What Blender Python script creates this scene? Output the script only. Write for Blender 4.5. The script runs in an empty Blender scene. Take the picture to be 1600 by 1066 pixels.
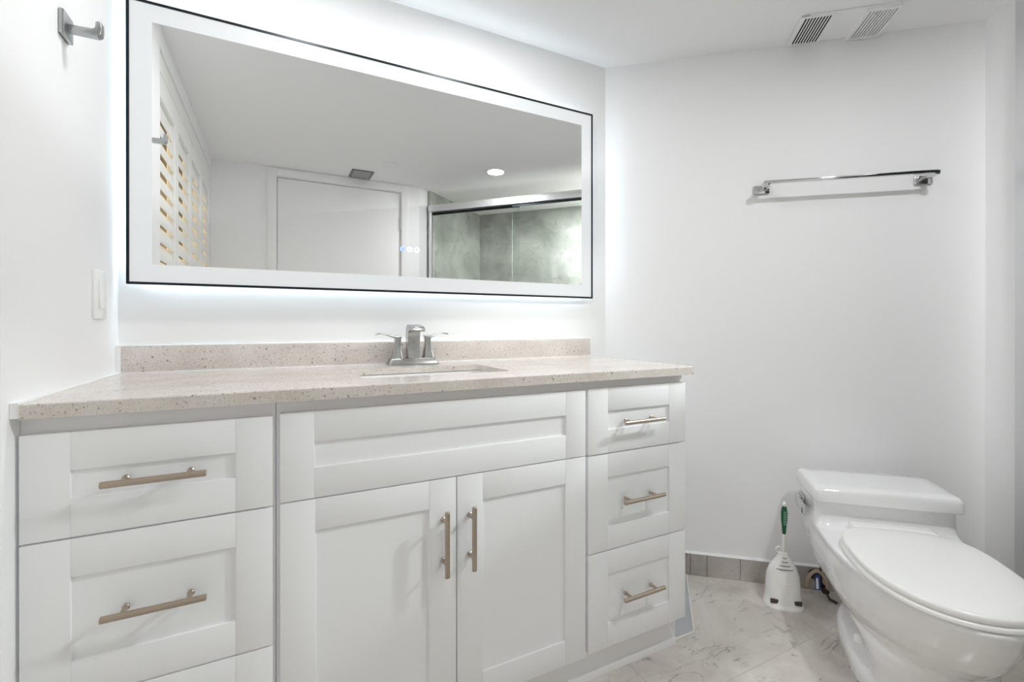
import bpy, bmesh, math, random
from mathutils import Vector, Matrix
random.seed(7)
sc = bpy.context.scene
C = sc.collection
PI = math.pi

# ------------------------------------------------------------------ camera, world, exposure
cam_d = bpy.data.cameras.new('camera'); cam = bpy.data.objects.new('camera', cam_d); C.objects.link(cam)
cam_d.sensor_fit = 'HORIZONTAL'; cam_d.sensor_width = 36.0
cam_d.lens = 729.97 / 1600 * 36
cam_d.shift_x = (800 - 817.44) / 1600
cam_d.shift_y = -(533 - 508.61) / 1600
cam_d.clip_start = 0.02
cam.location = (0.3793, -1.6253, 1.0302)
cam.rotation_euler = (PI/2 - 0.0013, 0, -0.4784)
sc.camera = cam

w = bpy.data.worlds.new('world'); sc.world = w; w.use_nodes = True
w.node_tree.nodes['Background'].inputs[0].default_value = (1.0, 0.74, 0.44, 1)   # warm evening outside the shutters
w.node_tree.nodes['Background'].inputs[1].default_value = 4.0

sc.view_settings.view_transform = 'Standard'
sc.view_settings.look = 'None'
sc.view_settings.exposure = 0.0
sc.view_settings.gamma = 1.0
sc.view_settings.use_curve_mapping = False
sc.cycles.use_denoising = True
sc.cycles.max_bounces = 24; sc.cycles.diffuse_bounces = 20; sc.cycles.glossy_bounces = 8; sc.cycles.transmission_bounces = 10
sc.cycles.caustics_reflective = False; sc.cycles.caustics_refractive = False
sc.cycles.sample_clamp_indirect = 6.0

DOWN_W = 10.0          # watts of each recessed downlight
BACKGLOW = 15.0         # LED strip behind the mirror
BORDER = 0.49          # frosted lit border of the mirror

# ------------------------------------------------------------------ plan of the room
H = 2.1363
CX, A = 1.6212, 0.7155
ca, sa = math.cos(A), math.sin(A)
def pa(l, o, z=0.0):            # l along the towel wall, o out from it into the room
    return Vector((CX + ca*l - sa*o, -sa*l - ca*o, z))
LS = 1.36                       # plane of the shower front
WL = -0.0115                     # face of the left wall

# ------------------------------------------------------------------ helpers
class MB:
    def __init__(s): s.bm = bmesh.new()
    def box(s, x0, x1, y0, y1, z0, z1, bev=0.0, seg=2):
        if x1 < x0: x0, x1 = x1, x0
        if y1 < y0: y0, y1 = y1, y0
        if z1 < z0: z0, z1 = z1, z0
        vs = [s.bm.verts.new(p) for p in ((x0,y0,z0),(x1,y0,z0),(x1,y1,z0),(x0,y1,z0),(x0,y0,z1),(x1,y0,z1),(x1,y1,z1),(x0,y1,z1))]
        fs = [s.bm.faces.new([vs[i] for i in f]) for f in ((0,3,2,1),(4,5,6,7),(0,1,5,4),(1,2,6,5),(2,3,7,6),(3,0,4,7))]
        if bev > 0:
            es = list({e for f in fs for e in f.edges})
            bmesh.ops.bevel(s.bm, geom=es, offset=bev, segments=seg, profile=0.5, affect='EDGES')
        return s
    def prism(s, poly, z0, z1):
        lo = [s.bm.verts.new((p[0], p[1], z0)) for p in poly]; hi = [s.bm.verts.new((p[0], p[1], z1)) for p in poly]
        n = len(poly)
        s.bm.faces.new(lo[::-1]); s.bm.faces.new(hi)
        for i in range(n): s.bm.faces.new((lo[i], lo[(i+1) % n], hi[(i+1) % n], hi[i]))
        return s
    def loft(s, rings, cap0=True, cap1=True):
        R = [[s.bm.verts.new(p) for p in r] for r in rings]
        n = len(R[0])
        for a, b in zip(R, R[1:]):
            for i in range(n): s.bm.faces.new((a[i], a[(i+1) % n], b[(i+1) % n], b[i]))
        if cap0: s.bm.faces.new(R[0][::-1])
        if cap1: s.bm.faces.new(R[-1])
        return s
    def extrude_profile(s, prof, axis, a0, a1, bev=0.0, seg=2):   # prof: 2D points; axis 'x': (y,z)
        def P(p, a):
            return (a, p[0], p[1]) if axis == 'x' else ((p[0], a, p[1]) if axis == 'y' else (p[0], p[1], a))
        lo = [s.bm.verts.new(P(p, a0)) for p in prof]; hi = [s.bm.verts.new(P(p, a1)) for p in prof]
        n = len(prof); fs = [s.bm.faces.new(lo[::-1]), s.bm.faces.new(hi)]
        for i in range(n): fs.append(s.bm.faces.new((lo[i], lo[(i+1) % n], hi[(i+1) % n], hi[i])))
        if bev > 0:
            es = list({e for f in fs[:2] for e in f.edges})
            bmesh.ops.bevel(s.bm, geom=es, offset=bev, segments=seg, profile=0.5, affect='EDGES')
        return s
    def tube(s, pts, r, n=12, cap=True):
        pts = [Vector(p) for p in pts]; rings = []
        rs = r if isinstance(r, (list, tuple)) else [r]*len(pts)
        up = None
        for i, p in enumerate(pts):
            d = (pts[min(i+1, len(pts)-1)] - pts[max(i-1, 0)]).normalized()
            if up is None:
                up = Vector((0,0,1)) if abs(d.z) < 0.9 else Vector((1,0,0))
            u = (up - d*up.dot(d)).normalized(); v = d.cross(u); up = u
            rings.append([p + (u*math.cos(2*PI*k/n) + v*math.sin(2*PI*k/n))*rs[i] for k in range(n)])
        return s.loft(rings, cap, cap)
    def cyl(s, p0, p1, r, n=24, bev=0.0):
        p0, p1 = Vector(p0), Vector(p1)
        if bev > 0:
            d = (p1-p0).normalized()
            return s.tube([p0, p0+d*1e-5, p0+d*bev, p1-d*bev, p1-d*1e-5, p1], [r-bev, r-bev, r, r, r-bev, r-bev], n)
        return s.tube([p0, p1], r, n)
    def ring(s, c, r0, r1, z0, z1, n=40):       # flat annulus, axis z
        rr = []
        for r, z in ((r0,z0),(r1,z0),(r1,z1),(r0,z1)):
            rr.append([(c[0]+r*math.cos(2*PI*k/n), c[1]+r*math.sin(2*PI*k/n), z) for k in range(n)])
        R = [[s.bm.verts.new(p) for p in r] for r in rr]
        for a, b in ((0,1),(1,2),(2,3),(3,0)):
            for i in range(n): s.bm.faces.new((R[a][i], R[a][(i+1)%n], R[b][(i+1)%n], R[b][i]))
        return s
    def frame_xz(s, x0, x1, z0, z1, t, y0, y1):  # rectangular picture-frame ring, border width t
        o = [(x0,z0),(x1,z0),(x1,z1),(x0,z1)]; i = [(x0+t,z0+t),(x1-t,z0+t),(x1-t,z1-t),(x0+t,z1-t)]
        V = {}
        for nm, ring in (('o', o), ('i', i)):
            for yk, y in ((0, y0), (1, y1)):
                V[nm, yk] = [s.bm.verts.new((p[0], y, p[1])) for p in ring]
        for k in range(4):
            j = (k+1) % 4
            s.bm.faces.new((V['o',0][k], V['o',0][j], V['i',0][j], V['i',0][k]))
            s.bm.faces.new((V['o',1][j], V['o',1][k], V['i',1][k], V['i',1][j]))
            s.bm.faces.new((V['o',0][j], V['o',0][k], V['o',1][k], V['o',1][j]))
            s.bm.faces.new((V['i',0][k], V['i',0][j], V['i',1][j], V['i',1][k]))
        return s
    def build(s, name, mat, parent=None, smooth=35):
        bmesh.ops.recalc_face_normals(s.bm, faces=s.bm.faces[:])
        me = bpy.data.meshes.new(name); s.bm.to_mesh(me); s.bm.free()
        me.materials.append(mat)
        if smooth:
            me.shade_smooth(); me.set_sharp_from_angle(angle=math.radians(smooth))
        o = bpy.data.objects.new(name, me); C.objects.link(o)
        if parent is not None: o.parent = parent
        return o

def tag(o, label=None, cat=None, group=None, kind=None):
    if label: o['label'] = label
    if cat: o['category'] = cat
    if group: o['group'] = group
    if kind: o['kind'] = kind
    return o
def thing(name, label, cat, loc=(0,0,0), rz=0.0, group=None):
    o = bpy.data.objects.new(name, None); C.objects.link(o)
    o.empty_display_size = 0.05
    o.location = loc; o.rotation_euler = (0, 0, rz)
    return tag(o, label, cat, group)
def struct(o, label=None, cat=None):
    return tag(o, label, cat, kind='structure')
def wallroot(name, label, cat, l, z, rz=0.0):      # local x along the towel wall, local -y out of it
    return thing(name, label, cat, pa(l, 0, z), -A + rz)

# ------------------------------------------------------------------ materials
def srgb(r, g, b):
    f = lambda c: c/12.92 if c <= 0.04045 else ((c+0.055)/1.055)**2.4
    return (f(r/255), f(g/255), f(b/255), 1)
def mat(name, col, rough=0.5, metal=0.0, bump=0.0, bscale=200.0, spec=0.5, coat=0.0, var=0.0, aniso=0.0):
    m = bpy.data.materials.new(name); m.use_nodes = True
    nt = m.node_tree; b = nt.nodes['Principled BSDF']
    b.inputs['Base Color'].default_value = col; b.inputs['Roughness'].default_value = rough
    b.inputs['Metallic'].default_value = metal; b.inputs['Specular IOR Level'].default_value = spec
    b.inputs['Coat Weight'].default_value = coat; b.inputs['Coat Roughness'].default_value = 0.05
    tc = nt.nodes.new('ShaderNodeTexCoord')
    nz = nt.nodes.new('ShaderNodeTexNoise'); nz.inputs['Scale'].default_value = bscale; nz.inputs['Detail'].default_value = 4
    nt.links.new(tc.outputs['Object'], nz.inputs['Vector'])
    if bump > 0:
        bp = nt.nodes.new('ShaderNodeBump'); bp.inputs['Strength'].default_value = bump; bp.inputs['Distance'].default_value = 0.001
        nt.links.new(nz.outputs['Fac'], bp.inputs['Height']); nt.links.new(bp.outputs['Normal'], b.inputs['Normal'])
    if var > 0:
        mx = nt.nodes.new('ShaderNodeMix'); mx.data_type = 'RGBA'
        mx.inputs[6].default_value = col; mx.inputs[7].default_value = tuple(c*(1-var) for c in col[:3]) + (1,)
        nt.links.new(nz.outputs['Fac'], mx.inputs[0]); nt.links.new(mx.outputs[2], b.inputs['Base Color'])
    return m
def emit(name, col, strength, base=0.8):
    m = bpy.data.materials.new(name); m.use_nodes = True
    b = m.node_tree.nodes['Principled BSDF']
    b.inputs['Base Color'].default_value = (base, base, base, 1); b.inputs['Roughness'].default_value = 0.35
    b.inputs['Emission Color'].default_value = col; b.inputs['Emission Strength'].default_value = strength
    return m
def marble(name, base, dark, light, tile, off, grout, rough=0.2, mortar=0.0012, vein=0.5, axes='xy', speck=0.0):
    """polished stone: clouds, fine dark veins, thin grout on a grid"""
    m = bpy.data.materials.new(name); m.use_nodes = True
    nt = m.node_tree; N = nt.nodes; L = nt.links; b = N['Principled BSDF']
    tc = N.new('ShaderNodeTexCoord')
    n1 = N.new('ShaderNodeTexNoise'); n1.inputs['Scale'].default_value = 3.2; n1.inputs['Detail'].default_value = 8; n1.inputs['Roughness'].default_value = 0.62; n1.inputs['Distortion'].default_value = 0.6
    L.new(tc.outputs['Object'], n1.inputs['Vector'])
    cr = N.new('ShaderNodeValToRGB'); cr.color_ramp.elements[0].position = 0.32; cr.color_ramp.elements[0].color = dark
    cr.color_ramp.elements[1].position = 0.68; cr.color_ramp.elements[1].color = light
    e = cr.color_ramp.elements.new(0.5); e.color = base
    L.new(n1.outputs['Fac'], cr.inputs['Fac'])
    n2 = N.new('ShaderNodeTexNoise'); n2.inputs['Scale'].default_value = 5.5; n2.inputs['Detail'].default_value = 7; n2.inputs['Roughness'].default_value = 0.6; n2.inputs['Distortion'].default_value = 0.5
    mp = N.new('ShaderNodeMapping'); mp.inputs['Rotation'].default_value = (0.3, 0.5, 0.6); mp.inputs['Scale'].default_value = (0.8, 2.6, 1.4)
    L.new(tc.outputs['Object'], mp.inputs['Vector']); L.new(mp.outputs['Vector'], n2.inputs['Vector'])
    vr = N.new('ShaderNodeValToRGB')        # thin ridge around 0.5
    vr.color_ramp.elements[0].position = 0.485; vr.color_ramp.elements[0].color = (0,0,0,1)
    vr.color_ramp.elements[1].position = 0.515; vr.color_ramp.elements[1].color = (0,0,0,1)
    e = vr.color_ramp.elements.new(0.5); e.color = (1,1,1,1)
    L.new(n2.outputs['Fac'], vr.inputs['Fac'])
    n3 = N.new('ShaderNodeTexNoise'); n3.inputs['Scale'].default_value = 6.0; L.new(tc.outputs['Object'], n3.inputs['Vector'])
    mr = N.new('ShaderNodeMapRange'); mr.inputs[1].default_value = 0.5; mr.inputs[2].default_value = 0.68; mr.inputs[3].default_value = 0; mr.inputs[4].default_value = vein
    L.new(n3.outputs['Fac'], mr.inputs[0])
    mu = N.new('ShaderNodeMath'); mu.operation = 'MULTIPLY'; L.new(vr.outputs['Color'], mu.inputs[0]); L.new(mr.outputs[0], mu.inputs[1])
    mx = N.new('ShaderNodeMix'); mx.data_type = 'RGBA'; mx.inputs[7].default_value = tuple(c*0.42 for c in dark[:3]) + (1,)
    L.new(mu.outputs[0], mx.inputs[0]); L.new(cr.outputs['Color'], mx.inputs[6])
    out = mx.outputs[2]
    if speck > 0:
        n4 = N.new('ShaderNodeTexNoise'); n4.inputs['Scale'].default_value = 14; n4.inputs['Detail'].default_value = 5; n4.inputs['Distortion'].default_value = 1.0
        L.new(tc.outputs['Object'], n4.inputs['Vector'])
        m4 = N.new('ShaderNodeMapRange'); m4.inputs[1].default_value = 0.64; m4.inputs[2].default_value = 0.72; m4.inputs[3].default_value = 0; m4.inputs[4].default_value = speck
        L.new(n4.outputs['Fac'], m4.inputs[0])
        mx4 = N.new('ShaderNodeMix'); mx4.data_type = 'RGBA'; mx4.inputs[7].default_value = tuple(c*0.5 for c in dark[:3]) + (1,)
        L.new(m4.outputs[0], mx4.inputs[0]); L.new(out, mx4.inputs[6]); out = mx4.outputs[2]
    if tile:
        sep = N.new('ShaderNodeSeparateXYZ'); L.new(tc.outputs['Object'], sep.inputs[0])
        prev = None
        for ax, T, o in zip(axes, tile, off):
            ad = N.new('ShaderNodeMath'); ad.operation = 'ADD'; ad.inputs[1].default_value = -o + 50*T
            L.new(sep.outputs['xyz'.index(ax)], ad.inputs[0])
            pp = N.new('ShaderNodeMath'); pp.operation = 'PINGPONG'; pp.inputs[1].default_value = T/2; L.new(ad.outputs[0], pp.inputs[0])
            lt = N.new('ShaderNodeMath'); lt.operation = 'LESS_THAN'; lt.inputs[1].default_value = mortar; L.new(pp.outputs[0], lt.inputs[0])
            if prev is None: prev = lt.outputs[0]
            else:
                mm = N.new('ShaderNodeMath'); mm.operation = 'MAXIMUM'; L.new(prev, mm.inputs[0]); L.new(lt.outputs[0], mm.inputs[1]); prev = mm.outputs[0]
        mg = N.new('ShaderNodeMix'); mg.data_type = 'RGBA'; mg.inputs[7].default_value = grout
        L.new(prev, mg.inputs[0]); L.new(out, mg.inputs[6]); out = mg.outputs[2]
    L.new(out, b.inputs['Base Color']); b.inputs['Roughness'].default_value = rough
    return m
def quartz(name):
    m = bpy.data.materials.new(name); m.use_nodes = True
    nt = m.node_tree; N = nt.nodes; L = nt.links; b = N['Principled BSDF']
    tc = N.new('ShaderNodeTexCoord')
    n1 = N.new('ShaderNodeTexNoise'); n1.inputs['Scale'].default_value = 9; n1.inputs['Detail'].default_value = 6; L.new(tc.outputs['Object'], n1.inputs['Vector'])
    cr = N.new('ShaderNodeValToRGB'); cr.color_ramp.elements[0].position = 0.3; cr.color_ramp.elements[0].color = srgb(202,193,187)
    cr.color_ramp.elements[1].position = 0.7; cr.color_ramp.elements[1].color = srgb(220,213,208); L.new(n1.outputs['Fac'], cr.inputs['Fac'])
    out = cr.outputs['Color']
    for sc_, th, col in ((420, 0.30, srgb(188,176,167)), (260, 0.16, srgb(222,216,211)), (210, 0.10, srgb(176,163,154)), (150, 0.025, srgb(150,137,128))):
        v = N.new('ShaderNodeTexVoronoi'); v.inputs['Scale'].default_value = sc_; L.new(tc.outputs['Object'], v.inputs['Vector'])
        nn = N.new('ShaderNodeSeparateColor'); L.new(v.outputs['Color'], nn.inputs[0])
        g = N.new('ShaderNodeMath'); g.operation = 'LESS_THAN'; g.inputs[1].default_value = th; L.new(nn.outputs[0], g.inputs[0])
        d = N.new('ShaderNodeMath'); d.operation = 'LESS_THAN'; d.inputs[1].default_value = 0.42; L.new(v.outputs['Distance'], d.inputs[0])
        mu = N.new('ShaderNodeMath'); mu.operation = 'MULTIPLY'; L.new(g.outputs[0], mu.inputs[0]); L.new(d.outputs[0], mu.inputs[1])
        mx = N.new('ShaderNodeMix'); mx.data_type = 'RGBA'; mx.inputs[7].default_value = col
        L.new(mu.outputs[0], mx.inputs[0]); L.new(out, mx.inputs[6]); out = mx.outputs[2]
    L.new(out, b.inputs['Base Color']); b.inputs['Roughness'].default_value = 0.17
    return m

M = dict(
    wall=mat('wall_paint', srgb(244,244,245), 0.55, bump=0.08, bscale=420, var=0.015),
    ceil=mat('ceiling_paint', srgb(247,247,248), 0.7, bump=0.06, bscale=300, var=0.01),
    trim=mat('trim_paint', srgb(243,243,243), 0.55, bump=0.03, bscale=200),
    cab=mat('cabinet_paint', srgb(242,242,244), 0.38, bump=0.05, bscale=260, var=0.01),
    nickel=mat('brushed_nickel', srgb(186,172,158), 0.33, 1.0, bump=0.06, bscale=900),
    steel=mat('satin_steel', srgb(178,177,175), 0.27, 1.0, bump=0.03, bscale=900),
    hookm=mat('satin_chrome', srgb(176,177,178), 0.3, 1.0, bump=0.02, bscale=600),
    chrome=mat('chrome', srgb(214,214,216), 0.06, 1.0, bump=0.01, bscale=60),
    satin=mat('satin_aluminium', srgb(226,226,228), 0.3, 0.85, bump=0.02, bscale=500),
    porc=mat('porcelain', srgb(238,238,239), 0.08, bump=0.01, bscale=20, coat=0.5),
    plastic=mat('white_plastic', srgb(245,245,244), 0.25, bump=0.02, bscale=100),
    basin=mat('basin_ceramic', srgb(240,240,238), 0.1, bump=0.01, bscale=20),
    mirror=mat('silvered_glass', (0.92,0.925,0.92,1), 0.0, 1.0, bump=0.0),
    black=mat('black_metal', srgb(34,38,42), 0.35, 0.6, bump=0.02, bscale=300),
    dark=mat('dark_cavity', srgb(18,18,18), 0.8, bump=0.02),
    shutter=mat('shutter_paint', srgb(240,240,238), 0.35, bump=0.03, bscale=150),
    caulk=mat('white_caulk', srgb(240,240,240), 0.6, bump=0.05, bscale=150),
    patch=mat('bare_grey_cement', srgb(192,194,197), 0.7, bump=0.2, bscale=90, var=0.15),
    green=mat('green_rubber', srgb(24,86,58), 0.45, bump=0.1, bscale=300),
    paleg=mat('pale_green_grip', srgb(112,160,132), 0.5, bump=0.1, bscale=300),
    hose=mat('beige_hose', srgb(178,160,138), 0.5, bump=0.4, bscale=500, var=0.2),
    valve=mat('dark_brass', srgb(70,62,56), 0.4, 0.8, bump=0.1, bscale=200),
    blue=mat('blue_tag', srgb(46,72,140), 0.5, bump=0.02),
    paper=mat('white_tag', srgb(228,230,236), 0.6, bump=0.02),
    slot=mat('slot_shadow', srgb(74,66,60), 0.7, bump=0.02),
    vane=mat('vane_grey', srgb(165,165,166), 0.5, bump=0.02),
    grille=mat('grey_grille', srgb(120,120,120), 0.5, 0.3, bump=0.02),
    quartz=quartz('speckled_quartz'),
    floor=marble('greige_marble', srgb(210,204,197), srgb(184,177,170), srgb(226,222,217), (0.61,0.61), (1.925,-0.70), srgb(186,180,174), 0.16, 0.0010, 0.8, 'xy', 0.6),
    base=marble('grey_marble_base', srgb(172,165,160), srgb(146,139,134), srgb(194,189,185), None, None, None, 0.25, vein=0.6, speck=0.35),
    tile=marble('grey_green_marble', srgb(156,158,152), srgb(130,133,127), srgb(178,180,174), (0.61,1.22), (0.3,0.6), srgb(146,148,142), 0.12, 0.001, 0.7, 'xz', 0.5),
    lens=emit('lamp_lens', (1, 0.985, 0.965, 1), 10.0),
    led=emit('led_strip', (0.72, 0.9, 1.0, 1), BACKGLOW),
    border=emit('frosted_lit_border', (0.94, 0.98, 1.0, 1), BORDER, 0.34),
    button=emit('touch_button_glow', (0.95, 0.97, 1.0, 1), 0.95, 0.3),
    buttonblue=emit('touch_button_blue', (0.42, 0.58, 1.0, 1), 0.95, 0.3),
    icon=mat('touch_icon', srgb(120,138,190), 0.4),
)
g = bpy.data.materials.new('clear_glass'); g.use_nodes = True
nt = g.node_tree; b = nt.nodes['Principled BSDF']
b.inputs['Base Color'].default_value = (0.975, 0.99, 0.985, 1); b.inputs['Roughness'].default_value = 0.0
b.inputs['Transmission Weight'].default_value = 1.0; b.inputs['IOR'].default_value = 1.0
lp = nt.nodes.new('ShaderNodeBsdfGlossy'); lp.inputs['Roughness'].default_value = 0.0
tr = nt.nodes.new('ShaderNodeBsdfTransparent'); tr.inputs['Color'].default_value = (0.95, 0.97, 0.96, 1)
fr = nt.nodes.new('ShaderNodeFresnel'); fr.inputs['IOR'].default_value = 1.5
ms = nt.nodes.new('ShaderNodeMixShader')
nt.links.new(fr.outputs[0], ms.inputs[0]); nt.links.new(tr.outputs[0], ms.inputs[1]); nt.links.new(lp.outputs[0], ms.inputs[2])
nt.links.new(ms.outputs[0], nt.nodes['Material Output'].inputs['Surface'])
M['glass'] = g

# ------------------------------------------------------------------ the room
Yd = -2.16                                    # face of the door wall
MB().box(-0.6, 3.9, -3.4, 0.4, -0.12, 0.0).build('floor', M['floor'])
MB().box(-0.6, 3.9, -3.4, 0.4, H, H+0.12).build('ceiling', M['ceil'], None, 0)
struct(bpy.data.objects['floor']); struct(bpy.data.objects['ceiling'])
struct(MB().box(-0.16, 1.80, 0.0, 0.12, 0, H).build('wall_back', M['wall'], None, 0))
# left wall: pier, header over the window, sill wall
WY0, WY1, WZ0, WZ1 = -0.597, -2.155, 0.10, 2.06
bm = MB(); bm.box(-0.16, WL, WY0, 0.0, 0, H); bm.box(-0.16, WL, Yd-0.05, WY0, WZ1, H); bm.box(-0.16, WL, Yd-0.05, WY0, 0, WZ0)
struct(bm.build('wall_left', M['wall'], None, 0))
q = lambda l, o: tuple(pa(l, o)[:2])
# towel wall with the shower stub
struct(MB().prism([q(0,0), q(LS,0), q(LS,0.168), q(LS+0.10,0.168), q(LS+0.10,-0.12), q(-0.12,-0.12)], 0, H).build('wall_right', M['wall'], None, 0))
# door wall with a recess for the door leaf, and its return to the shower
DX0, DX1, DZ = 0.373, 1.239, 2.072
bm = MB()
Q1 = (1.385, Yd)
bm.prism([(-0.16,Yd), (DX0,Yd), (DX0,Yd-0.05), (DX1,Yd-0.05), (DX1,Yd), Q1, q(LS,1.785), q(LS,1.92), (1.10,-2.42), (-0.16,-2.42)], 0, DZ)
bm.prism([(-0.16,Yd), Q1, q(LS,1.785), q(LS,1.92), (1.10,-2.42), (-0.16,-2.42)], DZ, H)
struct(bm.build('wall_front', M['wall'], None, 0))
# tiled shower walls (local x runs along each wall)
SB = 2.28
def tilewall(name, p0, p1, th):
    d = Vector(p1) - Vector(p0); L = d.length
    o = MB().box(0, L, 0, th, 0, H).build(name, M['tile'])
    o.location = (p0[0], p0[1], 0); o.rotation_euler = (0, 0, math.atan2(d.y, d.x))
    return struct(o)
tilewall('wall_shower_right', q(LS+0.10, 0.0), q(SB, 0.0), 0.12)
tilewall('wall_shower_back', q(SB, 0.0), q(SB, 1.76), 0.12)
tilewall('wall_shower_left', q(SB, 1.76), q(LS+0.0, 1.76), 0.12)

# marble skirting along the towel wall with white caulk on top
r = wallroot('baseboard_right', None, None, 0, 0); struct(r)
bm = MB(); js = [0.0, 0.346, 0.411, 0.537, 0.84, 1.145, LS]
for a_, b_ in zip(js, js[1:]): bm.box(a_+0.0007, b_-0.0007, -0.011, 0, 0, 0.088, 0.0008, 1)
bm.build('skirting_tile', M['base'], r)
MB().extrude_profile([(-0.011,0.088), (0,0.088), (0,0.094), (-0.004,0.094)], 'x', 0, LS).build('caulk_bead', M['caulk'], r)
# bare cement strip beside the vanity with a white caulk edge
poly = [(1.524,-0.495), (1.606,-0.495), tuple(pa(0.327,0.012)[:2]), tuple(pa(0.0,0.012)[:2]), (1.524,-0.012)]
o = MB().prism(poly, 0.0, 0.0022).build('trim_floor_strip', M['patch']); struct(o)
bm = MB(); bm.tube([(1.524,-0.499,0.0015), (1.608,-0.499,0.0015), (pa(0.33,0.014).x, pa(0.33,0.014).y, 0.0015)], 0.0028, 8)
bm.build('caulk_line', M['caulk'], o)

# door, casing
d = MB().box(DX0+0.003, DX1-0.003, Yd-0.046, Yd-0.008, 0.008, DZ-0.004, 0.002, 2).build('door_1', M['trim']); struct(d)
for z in (1.82, 1.05, 0.25):
    bm = MB(); bm.cyl((DX1-0.001, Yd-0.002, z-0.045), (DX1-0.001, Yd-0.002, z+0.045), 0.0065, 12); bm.box(DX1-0.02, DX1-0.002, Yd-0.009, Yd-0.006, z-0.045, z+0.045)
    bm.build('hinge', M['satin'], d)
bm = MB()
bm.box(DX0-0.060, DX0-0.002, Yd, Yd+0.016, 0, DZ+0.058, 0.004, 2); bm.box(DX1+0.002, DX1+0.062, Yd, Yd+0.016, 0, DZ+0.058, 0.004, 2)
bm.box(DX0-0.002, DX1+0.002, Yd, Yd+0.016, DZ+0.002, DZ+0.058, 0.004, 2)
struct(bm.build('trim_door_casing', M['trim']))

# window with its shutter frame
wroot = thing('window_1', None, None); struct(wroot)
bm = MB()
for y0, y1, z0, z1 in ((WY1,WY1+0.012,WZ0,WZ1), (WY0-0.012,WY0,WZ0,WZ1), (WY1+0.012,WY0-0.012,WZ1-0.012,WZ1), (WY1+0.012,WY0-0.012,WZ0,WZ0+0.012)):
    bm.box(-0.15, -0.125, y0, y1, z0, z1)
bm.build('window_frame', M['trim'], wroot)
MB().box(-0.139, -0.134, WY1+0.0121, WY0-0.0121, WZ0+0.0121, WZ1-0.0121).build('pane', M['glass'], wroot)
bm = MB(); SX0, SX1 = -0.05, -0.020
bm.box(-0.055, SX1, WY1, WY0, WZ1-0.072, WZ1, 0.002, 1); bm.box(-0.055, SX1, WY1, WY0, WZ0, WZ0+0.03)
bm.box(-0.055, SX1, WY1, WY1+0.012, WZ0+0.03, WZ1-0.072); bm.box(-0.055, SX1, WY0-0.012, WY0, WZ0+0.03, WZ1-0.072)
bm.build('shutter_frame', M['shutter'], wroot)

# four louvred shutter panels
ys = WY0 - 0.013; pw = (WY0 - WY1 - 0.026) / 4
names = ['white louvred shutter panel nearest the mirror wall, seen leftmost in the mirror',
         'second white louvred shutter panel from the left in the mirror',
         'third white louvred shutter panel from the left in the mirror',
         'white louvred shutter panel nearest the door wall in the mirror']
zt, zb = WZ1 - 0.078, WZ0 + 0.034
for i in range(4):
    a0 = ys - pw*i - 0.0015; a1 = ys - pw*(i+1) + 0.0015
    t = thing('shutter_panel', names[i], 'shutter', (SX0, (a0+a1)/2, zb), 0, 'louvred window shutters')
    hw = (a0-a1)/2; st = 0.042; hh = zt - zb
    bm = MB(); T = SX1 - SX0
    bm.box(0, T, -hw, -hw+st, 0, hh, 0.003, 1); bm.box(0, T, hw-st, hw, 0, hh, 0.003, 1)
    bm.box(0, T, -hw+st, hw-st, 0, 0.10); bm.box(0, T, -hw+st, hw-st, hh-0.085, hh); bm.box(0, T, -hw+st, hw-st, 0.87, 0.94)
    bm.build('panel_frame', M['shutter'], t)
    lv = MB()
    for z0_, z1_ in ((0.10, 0.87), (0.94, hh-0.085)):
        n = round((z1_-z0_)/0.066); pz = (z1_-z0_)/n
        for k in range(n):
            zc = z0_ + pz*(k+0.5); th = math.radians(105 if k < n-1 else 96); L2 = 0.038
            prof = []
            for s_ in range(12):
                an = 2*PI*s_/12; u, v = L2*math.cos(an), 0.0052*math.sin(an)
                prof.append((T/2 + u*math.cos(th) - v*math.sin(th), zc + u*math.sin(th) + v*math.cos(th)))
            lv.extrude_profile(prof, 'y', -hw+st+0.001, hw-st-0.001)
    lv.build('louvers', M['shutter'], t)

# ------------------------------------------------------------------ vanity
def shaker(bm, x0, x1, z0, z1, st, rail, yb, yf, rec=0.0065):
    B = 0.0009
    bm.box(x0, x0+st, yb, yf, z0, z1, B, 2); bm.box(x1-st, x1, yb, yf, z0, z1, B, 2)
    bm.box(x0+st, x1-st, yb, yf+0.0003, z0, z0+rail, B, 2); bm.box(x0+st, x1-st, yb, yf+0.0003, z1-rail, z1, B, 2)
    bm.box(x0+st-0.004, x1-st+0.004, yb+0.001, yf+rec, z0+rail-0.004, z1-rail+0.004)
def pull(parent, x, z, yf, vertical=False, L=0.152):
    bm = MB(); R = 0.006; y = yf - 0.032
    if vertical:
        bm.cyl((x,y,z-L/2), (x,y,z+L/2), R, 20, 0.001)
        for s in (-1,1): bm.tube([(x,yf,z+s*0.048), (x,yf-0.003,z+s*0.048), (x,yf-0.0045,z+s*0.048), (x,y,z+s*0.048)], [0.0062,0.0062,0.0045,0.0045], 16)
    else:
        bm.cyl((x-L/2,y,z), (x+L/2,y,z), R, 20, 0.001)
        for s in (-1,1): bm.tube([(x+s*0.048,yf,z), (x+s*0.048,yf-0.003,z), (x+s*0.048,yf-0.0045,z), (x+s*0.048,y,z)], [0.0062,0.0062,0.0045,0.0045], 16)
    return bm.build('bar_pull', M['nickel'], parent)
YF, YB, YFACE = -0.554, -0.5352, -0.535
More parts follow.
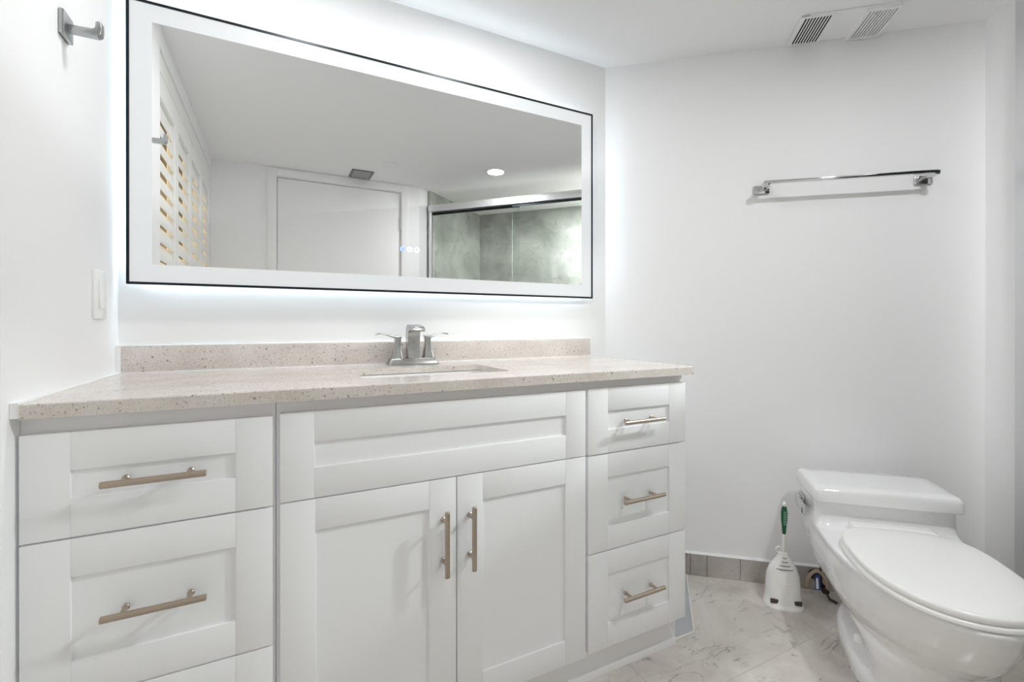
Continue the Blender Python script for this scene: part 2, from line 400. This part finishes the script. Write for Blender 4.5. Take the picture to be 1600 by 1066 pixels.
def carcass(parent, x0, x1, rails, ffx0, ffx1):
    t = 0.016; bm = MB()
    bm.box(x0, x0+t, -0.517, -0.012, 0.10, 0.8748); bm.box(x1-t, x1, -0.517, -0.012, 0.10, 0.8748)
    bm.box(x0+t, x1-t, -0.517, -0.012, 0.10, 0.116); bm.box(x0+t, x1-t, -0.018, -0.012, 0.116, 0.8748)
    # face frame
    bm.box(x0, ffx0, YFACE, -0.517, 0.10, 0.8748); bm.box(ffx1, x1, YFACE, -0.517, 0.10, 0.8748)
    for z0, z1 in rails: bm.box(ffx0, ffx1, YFACE, -0.517, z0, z1)
    bm.build('carcass', M['cab'], parent)
RAILS = ((0.10,0.125), (0.365,0.398), (0.645,0.68), (0.832,0.8748))
c = thing('vanity_cabinet', 'white shaker drawer cabinet at the left end of the vanity, against the left wall', 'cabinet', (0,0,0), 0, 'vanity cabinets under the stone counter')
carcass(c, WL+0.0005, 0.3695, RAILS, 0.03, 0.34)
for z0, z1, zp in ((0.664,0.8455,0.7555), (0.383,0.6605,0.525), (0.108,0.3795,0.246)):
    bm = MB(); shaker(bm, -0.0065, 0.3645, z0, z1, 0.064, 0.066, YB, YF)
    dr = bm.build('drawer', M['cab'], c); pull(dr, 0.1805, zp, YF)
c = thing('vanity_cabinet', 'wide white shaker sink cabinet with two doors below a false drawer front', 'cabinet', (0,0,0), 0, 'vanity cabinets under the stone counter')
carcass(c, 0.3705, 1.1345, ((0.10,0.125), (0.645,0.68), (0.832,0.8748)), 0.40, 1.105)
bm = MB(); shaker(bm, 0.3775, 1.1305, 0.6665, 0.8485, 0.064, 0.064, YB, YF); bm.build('false_front', M['cab'], c)
for x0, x1, xp in ((0.3775,0.7535,0.721), (0.7565,1.1305,0.788)):
    bm = MB(); shaker(bm, x0, x1, 0.105, 0.6635, 0.066, 0.0655, YB, YF)
    dr = bm.build('cabinet_door', M['cab'], c); pull(dr, xp, 0.520, YF, True)
c = thing('vanity_cabinet', 'white shaker drawer cabinet at the right end of the vanity, nearest the toilet', 'cabinet', (0,0,0), 0, 'vanity cabinets under the stone counter')
carcass(c, 1.1355, 1.5145, RAILS, 1.165, 1.485)
for z0, z1, zp in ((0.6645,0.8505,0.7515), (0.3875,0.6605,0.5255), (0.110,0.3835,0.2485)):
    bm = MB(); shaker(bm, 1.1395, 1.5105, z0, z1, 0.068, 0.066, YB, YF)
    dr = bm.build('drawer', M['cab'], c); pull(dr, 1.3185, zp, YF)
o = thing('toe_kick', 'white toe kick board running along the floor under the vanity', 'toe kick')
MB().box(WL+0.0005, 1.5145, -0.506, -0.491, 0.0, 0.0995).build('kick_board', M['cab'], o)
MB().box(1.4995, 1.5145, -0.4905, -0.02, 0.0, 0.0995).build('side_board', M['cab'], o)
MB().extrude_profile([(-0.5062,0.0), (-0.5135,0.0), (-0.5132,0.008), (-0.5105,0.016), (-0.5062,0.019)], 'x', WL+0.0005, 1.5145).build('shoe_moulding', M['cab'], o)

# stone counter with a cut-out
CT, CB, W, D = 0.90, 0.875, 1.5286, 0.5737
t = thing('countertop', 'beige speckled stone vanity countertop with a low backsplash', 'countertop', (0,0,0))
sx0, sx1, sy0, sy1 = 0.556, 0.956, -0.442, -0.205
bm = MB()
def ringpts(x0, x1, y0, y1, z, r, n=5):
    P = []
    for cx, cy, a0 in ((x1-r,y1-r,0), (x0+r,y1-r,90), (x0+r,y0+r,180), (x1-r,y0+r,270)):
        for k in range(n):
            an = math.radians(a0 + 90*k/(n-1)); P.append((cx+r*math.cos(an), cy+r*math.sin(an), z))
    return P
OX0 = -0.0005
out_t = ringpts(OX0, W, -D, -0.001, CT, 0.003); hole_t = ringpts(sx0, sx1, sy0, sy1, CT, 0.018)
out_m = ringpts(OX0, W, -D, -0.001, CT-0.002, 0.0035)
b1 = [bm.bm.verts.new(p) for p in ringpts(OX0+0.0015, W-0.0015, -D+0.0015, -0.001, CT, 0.003)]
b2 = [bm.bm.verts.new(p) for p in out_m]; b3 = [bm.bm.verts.new((p[0],p[1],CB)) for p in out_m]
h1 = [bm.bm.verts.new(p) for p in hole_t]; h2 = [bm.bm.verts.new((p[0],p[1],CB+0.008)) for p in hole_t]
n = len(b1)
for i in range(n):
    j = (i+1) % n
    for A_, B_ in ((h1,b1), (b1,b2), (b2,b3), (b3,h2), (h2,h1)): bm.bm.faces.new((A_[i], A_[j], B_[j], B_[i]))
bm.build('counter_slab', M['quartz'], t)
MB().box(OX0, W-0.001, -0.021, -0.001, CT+0.0003, 0.9715, 0.0012, 2).build('backsplash', M['quartz'], t)
bm = MB(); bm.box(OX0, W-0.003, -0.006, -0.0005, 0.9716, 0.9748, 0.001, 1)
bm.box(WL+0.0004, OX0+0.0005, -D+0.002, -0.0215, CB+0.002, CT+0.0025); bm.box(WL+0.0004, OX0-0.0002, -0.0215, -0.0005, CT, 0.9740); bm.box(OX0, W-0.003, -0.0235, -0.0212, CT+0.0002, CT+0.0022)
bm.build('caulk_bead', M['caulk'], t)
# undermount basin
t = thing('sink_basin', 'white rectangular undermount basin below the counter cut-out', 'sink', ((sx0+sx1)/2, (sy0+sy1)/2, 0.74))
hx, hy = (sx1-sx0)/2+0.004, (sy1-sy0)/2+0.004
bm = MB(); rings = []
for gx, z, r in ((0.006,0.1400,0.024), (0.0,0.1415,0.020), (-0.006,0.11,0.03), (-0.012,0.05,0.04), (-0.03,0.022,0.05), (-0.06,0.014,0.05)):
    rings.append(ringpts(-hx-gx, hx+gx, -hy-gx, hy+gx, z, r, 6))
bm.loft(rings, False, True)
ob = bm.build('bowl', M['basin'], t, 50)
so = ob.modifiers.new('wall', 'SOLIDIFY'); so.thickness = 0.006; so.offset = -1
bm = MB(); bm.cyl((0,0.0,0.0146), (0,0.0,0.0166), 0.024, 24, 0.0005); bm.build('drain', M['steel'], t)

# faucet
f = thing('faucet', 'brushed steel two-handle faucet standing behind the sink', 'faucet', (0.7665, -0.085, 0.9003))
def rect(hx, hy, z, r, cx=0, cy=0): return ringpts(cx-hx, cx+hx, cy-hy, cy+hy, z, r, 5)
bm = MB(); bm.loft([rect(0.081,0.028,0.0,0.006), rect(0.082,0.029,0.002,0.006), rect(0.080,0.027,0.006,0.006), rect(0.074,0.0225,0.019,0.005), rect(0.0725,0.021,0.0205,0.004)])
bm.build('base_plate', M['steel'], f)
prof = [(0.022,0.0203), (0.019,0.035), (0.017,0.07), (0.017,0.112), (0.013,0.121), (0.004,0.129), (-0.004,0.131), (-0.030,0.130), (-0.064,0.126), (-0.078,0.121), (-0.083,0.114), (-0.081,0.109), (-0.066,0.108),
        (-0.048,0.112), (-0.034,0.113), (-0.024,0.110), (-0.018,0.102), (-0.0155,0.09), (-0.0155,0.06), (-0.018,0.038), (-0.022,0.0203)]
bm = MB(); bm.extrude_profile(prof, 'x', -0.0195, 0.0195, 0.002, 2)
bm.build('spout', M['steel'], f)
for s in (-1, 1):
    bm = MB(); rr = []
    for z, hw, dx in ((0.0203,0.0185,0.0515), (0.026,0.0175,0.0515), (0.04,0.0145,0.051), (0.055,0.0118,0.0505), (0.072,0.0098,0.050), (0.084,0.0102,0.0495), (0.0915,0.0115,0.049)):
        rr.append(rect(hw, hw, z, hw*0.35, s*dx, 0))
    bm.loft(rr); h = bm.build('handle', M['steel'], f)
    bm = MB(); rr = []
    for dx, z, hy_, hz in ((0.036,0.0935,0.0105,0.0022), (0.046,0.0915,0.0115,0.0042), (0.058,0.0905,0.011,0.0050), (0.070,0.0935,0.0095,0.0036), (0.085,0.0985,0.0085,0.0028), (0.100,0.1015,0.008,0.0026), (0.112,0.1010,0.008,0.0028), (0.120,0.0990,0.0075,0.0022)):
        rr.append([(s*dx, hy_*math.cos(2*PI*k/16), z + hz*math.sin(2*PI*k/16)) for k in range(16)])
    bm.loft(rr); bm.build('lever', M['steel'], h)

# ------------------------------------------------------------------ LED mirror
TH = 0.0043
mx0, mx1, mz0, mz1 = 0.0147, 1.5303, 1.1393, 1.9045
mxc, mzc = (mx0+mx1)/2, (mz0+mz1)/2
m = thing('led_mirror', 'wide rectangular mirror with a glowing frosted border and thin black frame', 'mirror', (mxc, -0.035, mzc), TH)
hw, hh = (mx1-mx0)/2, (mz1-mz0)/2
MB().frame_xz(-hw, hw, -hh, hh, 0.0065, -0.0025, 0.012).build('black_frame', M['black'], m)
MB().frame_xz(-hw+0.0066, hw-0.0066, -hh+0.0066, hh-0.0066, 0.0480, 0.0, 0.005).build('frosted_border', M['border'], m)
MB().box(-hw+0.0547, hw-0.0547, 0.0, 0.005, -hh+0.0547, hh-0.0547).build('mirror_glass', M['mirror'], m, 0)
MB().box(-hw+0.030, hw-0.030, 0.0055, 0.0155, -hh+0.030, hh-0.030).build('backing_tray', M['black'], m)
MB().frame_xz(-hw+0.028, hw-0.028, -hh+0.028, hh-0.028, 0.012, 0.0158, 0.0258).build('led_strip', M['led'], m)
for i, (bx, mm) in enumerate(((0.7455,'buttonblue'), (0.7690,'button'), (0.7930,'button'))):
    x = bx - mxc; z = 1.2868 - mzc
    bm = MB(); bm.cyl((x,-0.0008,z), (x,-0.00005,z), 0.0098, 28); bt = bm.build('touch_button', M[mm], m)
    bm = MB(); n = 20
    if i == 0:      # power style arc
        pts = [(x+0.0042*math.cos(an), -0.0009, z+0.0042*math.sin(an)) for an in [math.radians(130+28*k) for k in range(11)]]
        bm.tube(pts, 0.0007, 6); bm.tube([(x,-0.0009,z+0.001), (x,-0.0009,z+0.005)], 0.0007, 6)
    elif i == 1:    # ring
        pts = [(x+0.0042*math.cos(2*PI*k/20), -0.0009, z+0.0042*math.sin(2*PI*k/20)) for k in range(21)]
        bm.tube(pts, 0.0006, 6)
    else:           # three wavy lines
        for dz in (-0.003, 0, 0.003): bm.tube([(x-0.0035+0.0007*k, -0.0009, z+dz+0.0006*math.sin(k*1.3)) for k in range(11)], 0.0006, 6)
    bm.build('icon', M['icon'], bt)

# ------------------------------------------------------------------ left wall fittings
t = thing('light_switch', 'white dimmer light switch with a tall paddle on the left wall', 'light switch', (WL, -0.157, 1.103))
MB().box(0, 0.006, -0.040, 0.040, -0.058, 0.058, 0.002, 2).build('switch_plate', M['plastic'], t)
MB().box(0.0061, 0.0095, -0.0165, 0.0165, -0.034, 0.034, 0.001, 2).build('paddle', M['plastic'], t)
MB().box(0.0061, 0.0085, 0.0185, 0.0245, -0.030, 0.030, 0.0008, 1).build('dimmer_slide', M['plastic'], t)
t = thing('robe_hook', 'small square chrome robe hook high on the left wall', 'hook', (WL, -0.358, 1.634))
MB().box(0, 0.0092, -0.025, 0.025, -0.025, 0.025, 0.0025, 2).build('wall_plate', M['hookm'], t)
bm = MB(); bm.extrude_profile([(0.0092,-0.009), (0.055,-0.009), (0.061,-0.004), (0.062,0.006), (0.062,0.020), (0.056,0.022), (0.053,0.020), (0.053,0.007), (0.049,0.003), (0.0092,0.003)], 'y', -0.010, 0.010, 0.0012, 2)
bm.build('hook_arm', M['hookm'], t)

# ------------------------------------------------------------------ towel bar
t = wallroot('towel_bar', 'chrome square towel bar mounted on the angled white wall above the toilet', 'towel bar', 0.89, 1.568)
for x in (-0.275, 0.275):
    bm = MB(); bm.box(x-0.0285, x+0.0285, -0.010, 0, -0.016, 0.016, 0.002, 2); p = bm.build('wall_plate', M['chrome'], t)
    bm = MB(); bm.box(x-0.010, x+0.010, -0.090, -0.0102, -0.004, 0.012, 0.002, 2); bm.build('bracket_arm', M['chrome'], p)
MB().box(-0.285, 0.285, -0.091, -0.077, 0.002, 0.0125, 0.0015, 2).build('rail', M['chrome'], t)

# ------------------------------------------------------------------ ceiling fittings
def downlight(x, y, label, watts=DOWN_W):
    t = thing('downlight', label, 'ceiling light', (x, y, H), 0, 'recessed ceiling downlights')
    bm = MB(); bm.ring((0,0), 0.058, 0.082, -0.006, -0.0002, 48); bm.build('trim_ring', M['trim'], t)
    bm = MB(); bm.cyl((0,0,-0.004), (0,0,-0.0003), 0.0575, 40); bm.build('lens', M['lens'], t)
    ld = bpy.data.lights.new('downlight_lamp', 'AREA'); ld.shape = 'DISK'; ld.size = 0.11; ld.energy = watts; ld.color = (0.975, 0.99, 1.0)
    lo = bpy.data.objects.new('downlight_lamp', ld); C.objects.link(lo); lo.parent = t; lo.location = (0, 0, -0.009)
    return t
downlight(1.766, -1.515, 'lit round recessed downlight in front of the shower, seen in the mirror')
downlight(0.45, -0.42, 'lit round recessed downlight above the left end of the vanity', 3.1)
downlight(1.0, -0.42, 'lit round recessed downlight above the vanity, right of the sink', 3.6)
p = pa(1.80, 0.28)  # unseen lamp added in the shower to lift tile and room brightness
downlight(p.x, p.y, 'added round downlight inside the shower, out of view, brightening the room', 62)

# fan cover above the toilet
t = wallroot('ceiling_vent', 'long white ceiling fan cover with two slotted grilles above the towel bar', 'vent', 0.862, H)
FW, F0, F1 = 0.158, -0.186, -0.014
MB().box(-FW+0.028, FW-0.01, F0, F1, -0.006, -0.0002, 0.002, 1).build('cover_plate', M['trim'], t)
for x0, x1, zz in ((-FW, -0.045, -0.0092), (0.045, FW, -0.016)):
    bm = MB(); n = 9 if x0 < 0 else 9; yb0, yb1 = F0+0.012, F1+0.004
    gx0, gx1 = x0+0.016, x1-0.008
    bm.box(x0, gx0, yb0-0.008, yb1+0.003, zz, -0.0062, 0.001, 1); bm.box(gx1, x1, yb0-0.008, yb1+0.003, zz, -0.0062, 0.001, 1)
    bm.box(gx0, gx1, yb0-0.008, yb0, zz, -0.0062); bm.box(gx0, gx1, yb1-0.004, yb1+0.003, zz, -0.0062)
    pz = (gx1-gx0)/n
    for k in range(n): bm.box(gx0+pz*k+pz*0.55, gx0+pz*(k+1), yb0, yb1-0.004, zz, -0.0085)
    gr = bm.build('grille', M['trim'], t)
    MB().box(gx0, gx1, yb0, yb1-0.004, -0.0072, -0.0062).build('grille_opening', M['dark'] if x0 < 0 else M['grille'], gr)
# dark supply register by the door
t = thing('ceiling_vent', 'small grey louvred ceiling register above the door, seen in the mirror', 'vent', (0.920, -2.03, H))
bm = MB(); bm.box(-0.075, 0.075, -0.095, -0.080, -0.008, -0.0002, 0.002, 1); bm.box(-0.075, 0.075, 0.080, 0.095, -0.008, -0.0002, 0.002, 1)
bm.box(-0.075, -0.060, -0.080, 0.080, -0.008, -0.0002); bm.box(0.060, 0.075, -0.080, 0.080, -0.008, -0.0002); bm.build('register_frame', M['grille'], t)
MB().box(-0.060, 0.060, -0.080, 0.080, -0.002, -0.0003).build('duct_opening', M['dark'], t)
bm = MB()
for k in range(5):
    y = -0.064 + 0.032*k; bm.extrude_profile([(y-0.010,-0.009), (y-0.008,-0.0095), (y+0.011,-0.0035), (y+0.009,-0.003)], 'x', -0.0595, 0.0595)
bm.build('vanes', M['vane'], t)
t = thing('ceiling_disc', 'small round white cover disc flush on the ceiling beside the grey register', 'sprinkler cover', (1.062, -1.725, H))
bm = MB(); bm.cyl((0,0,-0.013), (0,0,-0.0002), 0.048, 36, 0.003); bm.build('cover_disc', M['trim'], t)

# ------------------------------------------------------------------ shower enclosure (local x along towel wall direction, -y out)
t = wallroot('shower_enclosure', 'framed sliding glass shower enclosure reflected at the right of the mirror', 'shower', LS, 0)
E0, E1 = 0.169, 1.7595
bm = MB(); bm.extrude_profile([(-0.026,1.955), (0.030,1.955), (0.030,2.010), (-0.018,2.012), (-0.024,2.004), (-0.026,1.99)], 'y', -E1, -E0-0.0605); bm.build('header_rail', M['satin'], t)
bm = MB(); bm.box(-0.022, 0.028, -E0-0.060, -E0, 0.105, H-0.0005, 0.002, 1); bm.build('wall_jamb', M['satin'], t)
bm = MB(); bm.box(-0.022, 0.028, -E1, -E1+0.022, 0.105, 1.9548, 0.002, 1); bm.build('wall_jamb', M['satin'], t)
bm = MB(); bm.box(-0.026, 0.030, -E1, -E0, 0.081, 0.1048, 0.002, 1); bm.build('bottom_track', M['satin'], t)
for x0, a0, a1 in ((-0.014, -1.020, -E0-0.061), (0.010, -E1+0.023, -0.970)):
    gl = MB().box(x0, x0+0.006, a0, a1, 0.107, 1.953).build('glass_panel', M['glass'], t)
    bm = MB(); bm.box(x0-0.0015, x0+0.0075, a0, a1, 1.935, 1.9535); bm.build('top_clip', M['black'], gl)
struct(MB().prism([q(LS-0.05,0.1685), q(LS+0.08,0.1685), q(LS+0.08,1.7595), q(LS-0.05,1.7595)], 0, 0.08).build('trim_shower_curb', M['tile']))

# ------------------------------------------------------------------ toilet
t = wallroot('toilet', 'white low one-piece toilet with its lid down against the angled wall', 'toilet', 0.9295, 0, math.radians(-3))
def egg(ob, of, w, z, k=0.45, nb=3.2, nf=2.0, n=48, s0=0.0):
    """outline: back superellipse, front ellipse; forward is -y"""
    oc = ob + (of-ob)*k; P = []
    for i in range(n):
        an = 2*PI*i/n; c_, s_ = math.cos(an), math.sin(an)
        if s_ >= 0: ex = nf; le = of-oc
        else: ex = nb; le = oc-ob
        x = w*math.copysign(abs(c_)**(2/ex), c_); y = le*math.copysign(abs(s_)**(2/ex), s_)
        P.append((s0+x, -(oc+y), z))
    return P
bm = MB()
# bowl and skirt
bm.loft([egg(.520,.665,.132,.040,.25,6), egg(.520,.668,.134,.08,.25,6), egg(.515,.676,.142,.125,.25,6), egg(.42,.688,.150,.152,.36,4.5), egg(.14,.700,.160,.172,.46,3.8), egg(.095,.727,.174,.195,.47,4.2), egg(.085,.757,.188,.225,.46,4.6), egg(.080,.787,.197,.27,.46,4.6), egg(.075,.807,.200,.305,.46,4.6),
         egg(.07,.822,.199,.338,.47,4.2), egg(.07,.828,.203,.353,.46,4.6), egg(.074,.826,.201,.360,.46,4.6)])
# trapway and foot
bm.loft([egg(.16,.56,.062,.0,.5,2.6,2.6), egg(.16,.54,.058,.10,.5,2.6,2.6), egg(.12,.52,.075,.20,.5,2.8,2.6), egg(.09,.50,.11,.26,.5,3,2.6)])
bm.loft([[(x*(0.84+0.22*min(1,max(0,(-y-.17)/.33))), y, z) for x, y, z in r_] for r_ in (egg(.145,.665,.150,.0,.55,3.4,2.4), egg(.145,.665,.150,.035,.55,3.4,2.4), egg(.155,.655,.140,.052,.55,3.4,2.4))])
# tank
def rr(ob, of, hw_, z, r=0.03): return ringpts(-hw_, hw_, -of, -ob, z, r, 9)
bm.loft([rr(.09,.30,.160,.19,.08), rr(.085,.31,.184,.26,.07), rr(.082,.34,.197,.315,.05), rr(.082,.350,.200,.345,.04), rr(.082,.322,.199,.358,.03), rr(.082,.304,.198,.375,.026), rr(.082,.296,.197,.40,.024), rr(.082,.292,.197,.444,.022)])
ob = bm.build('toilet_body', M['porc'], t, 0)
rm = ob.modifiers.new('fuse', 'REMESH'); rm.mode = 'VOXEL'; rm.voxel_size = 0.0045; rm.use_smooth_shade = True
sm = ob.modifiers.new('soften', 'SMOOTH'); sm.factor = 0.5; sm.iterations = 12
def slab(name, rings, mt, parent, sm_=40):
    b_ = MB(); b_.loft(rings); return b_.build(name, mt, parent, sm_)
LX = -0.004
lid = [rr(.078,.316,.203,.4435,.024), rr(.074,.320,.2065,.4450,.026), rr(.073,.321,.2075,.449,.026), rr(.0745,.3195,.206,.476,.026), rr(.0765,.3175,.204,.482,.026), rr(.080,.314,.2005,.4865,.025), rr(.085,.309,.1955,.4892,.024), rr(.12,.27,.16,.4905,.02)]
slab('tank_lid', lid, M['porc'], t, 60)
def cov(g_, z): return egg(.36+g_*0.5, .820-g_, .180-g_, z, .46, 3.4, 2.15, 64)
slab('seat', [cov(.001,.3625), cov(-.003,.3645), cov(-.003,.372), cov(.0,.3745)], M['plastic'], t, 60)
lidp = slab('seat_cover', [cov(.004,.3775), cov(.001,.3785), cov(.0,.3835), cov(.0005,.3890), cov(.0025,.3918), cov(.006,.3938), cov(.012,.3948), cov(.06,.3962), cov(.12,.3970)], M['plastic'], t, 60)
bm = MB(); bm.loft([rect(.114,.030,.3615,.012,0.003,-.342), rect(.114,.030,.386,.012,0.003,-.342), rect(.110,.026,.3925,.012,0.003,-.342), rect(.100,.018,.3945,.01,0.003,-.342)])
bm.build('seat_hinge', M['plastic'], t, 60)
bm = MB(); bm.box(-.205,-.1975,-.170,-.105,.366,.410,.003,2); bm.box(-.217,-.2052,-.162,-.112,.370,.406,.004,2); bm.box(-.224,-.2130,-.246,-.1625,.368,.405,.004,2); bm.box(-.2132,-.2052,-.185,-.1622,.374,.400,.002,1)
bm.build('flush_lever', M['chrome'], t)
for s in (-1, 1):
    bm = MB(); bm.loft([[(s*.108+r_*math.cos(2*PI*k/20), -.400+r_*math.sin(2*PI*k/20), z) for k in range(20)] for r_, z in ((.016,.048), (.016,.06), (.0135,.069), (.007,.073))])
    bm.build('bolt_cap', M['plastic'], t, 50)

# ------------------------------------------------------------------ toilet brush in its caddy
t = wallroot('brush_caddy', 'white plastic shovel-shaped brush caddy on the floor beside the toilet', 'brush holder', 0.657, 0)
def cad(z, w_, o0, o1):      # half-round front, flattened
    P = []
    for i in range(28):
        an = 2*PI*i/28; c_, s_ = math.cos(an), math.sin(an)
        P.append((w_*math.copysign(abs(c_)**0.75, c_), -(o0+o1)/2 - (o1-o0)/2*math.copysign(abs(s_)**0.85, s_), z))
    return P
bm = MB(); bm.loft([cad(0,.066,.085,.194), cad(.004,.0665,.085,.195), cad(.009,.0655,.086,.193), cad(.014,.0605,.088,.184), cad(.04,.0588,.09,.179), cad(.08,.0572,.095,.174), cad(.11,.054,.10,.170), cad(.135,.046,.107,.167), cad(.155,.034,.115,.164), cad(.172,.022,.123,.160), cad(.185,.0155,.128,.157), cad(.198,.0125,.130,.155)], True, False)
ob = bm.build('caddy_shell', M['plastic'], t, 50)
so = ob.modifiers.new('wall', 'SOLIDIFY'); so.thickness = 0.002; so.offset = -1
bm = MB(); bm.tube([(-.013+.011*math.cos(a_)-.003, -.150, .203+.011*math.sin(a_)) for a_ in [math.radians(20+25*k) for k in range(12)]], .0022, 8)
bm.build('hang_ring', M['plastic'], t)
bm = MB()
for z, w_, o_ in ((.176,.010,.1595), (.163,.016,.1625), (.150,.022,.1655), (.137,.028,.1675)):
    bm.tube([(w_*s_, -o_-0.0003+abs(s_)**2*0.006, z) for s_ in (-1,-.6,-.2,.2,.6,1)], .0016, 6)
bm.build('vent_slots', M['grille'], t)
for x0 in (-.052, .026):
    MB().box(x0, x0+.026, -.1795, -.1725, .018, .033, .001, 1).build('corner_slot', M['slot'], t)
bm = MB(); bm.tube([(.030*math.cos(a_), -.1335-.0395*(1-(abs(.030*math.cos(a_))/.057)**2.67)**.425, .096-.010*math.sin(a_)) for a_ in [2*PI*k/24 for k in range(13)]], .0011, 6)
bm.build('embossed_arc', M['plastic'], t)
t = wallroot('toilet_brush', 'white toilet brush with a green rubber grip standing in the white caddy', 'brush', 0.657, 0)
bm = MB(); bm.tube([(0,-.142,.08), (0,-.143,.20), (.0005,-.146,.27), (.001,-.148,.300), (.001,-.151,.362), (.001,-.152,.375), (.001,-.152,.381)], [.005,.005,.0055,.005,.0045,.0062,.003], 14)
bm.build('shaft', M['plastic'], t)
bm = MB(); bm.tube([(.001,-.1465,.262), (.001,-.148,.285), (.001,-.149,.312), (.001,-.150,.340), (.001,-.151,.358), (.001,-.1515,.365)], [.0062,.0075,.0105,.0112,.0085,.006], 16)
gp = bm.build('grip', M['green'], t, 60)
bm = MB()
for k in range(8): bm.tube([(.001-.005, -.1588-(.0006*(4-abs(k-4))), .300+.0065*k), (.001+.005, -.1588-(.0006*(4-abs(k-4))), .300+.0065*k)], .0022, 6)
bm.build('grip_ribs', M['paleg'], gp)
bm = MB(); bm.loft([[(r_*math.cos(2*PI*k/20), -.142+r_*math.sin(2*PI*k/20), z) for k in range(20)] for r_, z in ((.006,.012), (.026,.018), (.032,.04), (.028,.07), (.008,.082))])
bm.build('bristle_head', M['plastic'], t, 60)

# ------------------------------------------------------------------ water supply behind the toilet
t = wallroot('supply_valve', 'dark water shut-off valve with a beige hose and blue tag behind the toilet', 'valve', 0.775, 0)
bm = MB(); bm.cyl((0.025,-.0115,.062), (0.025,-.016,.062), .018, 20); bm.cyl((0.025,-.016,.062), (0.025,-.055,.058), .007, 14)
bm.cyl((0.025,-.05,.058), (0.030,-.085,.050), .011, 16); bm.cyl((0.027,-.070,.058), (0.027,-.070,.085), .008, 14)
bm.build('valve_body', M['valve'], t)
bm = MB(); bm.cyl((0.031,-.088,.049), (0.033,-.100,.046), .005, 10); bm.loft([[(0.034+.013*math.cos(2*PI*k/16), -.1005-.004*j, .045+.008*math.sin(2*PI*k/16)) for k in range(16)] for j in range(3)])
bm.build('valve_handle', M['valve'], t)
bm = MB(); pts = []
for k in range(15):
    u = k/14; an = PI*(1-u)
    pts.append((0.012+.034*math.cos(an)*1.0, -.085, .045+.062*math.sin(an)))
bm.tube(pts, .0062, 10); bm.build('hose', M['hose'], t)
bm = MB(); bm.tube([(0.027,-.070,.085), (0.030,-.072,.12), (0.038,-.074,.14), (0.044,-.078,.156)], .004, 8); bm.build('dark_line', M['valve'], t); bm = MB(); bm.tube([(0.033,-.062,.04), (0.05,-.07,.02), (0.055,-.085,.008), (0.075,-.10,.006)], .0045, 8); bm.build('loose_line', M['valve'], t)
bm = MB(); bm.loft([[(0.004,-.094,.098), (0.018,-.096,.100), (0.018,-.0965,.100), (0.004,-.0945,.098)], [(0.000,-.099,.045), (0.020,-.101,.046), (0.020,-.1015,.046), (0.000,-.0995,.045)]])
tg = bm.build('tag', M['blue'], t)
bm = MB(); bm.loft([[(0.005,-.0965,.088), (0.012,-.0968,.088), (0.012,-.0972,.088), (0.005,-.0969,.088)], [(0.0035,-.1005,.050), (0.013,-.1015,.050), (0.013,-.1019,.050), (0.0035,-.1009,.050)]])
bm.build('tag_label', M['paper'], tg)
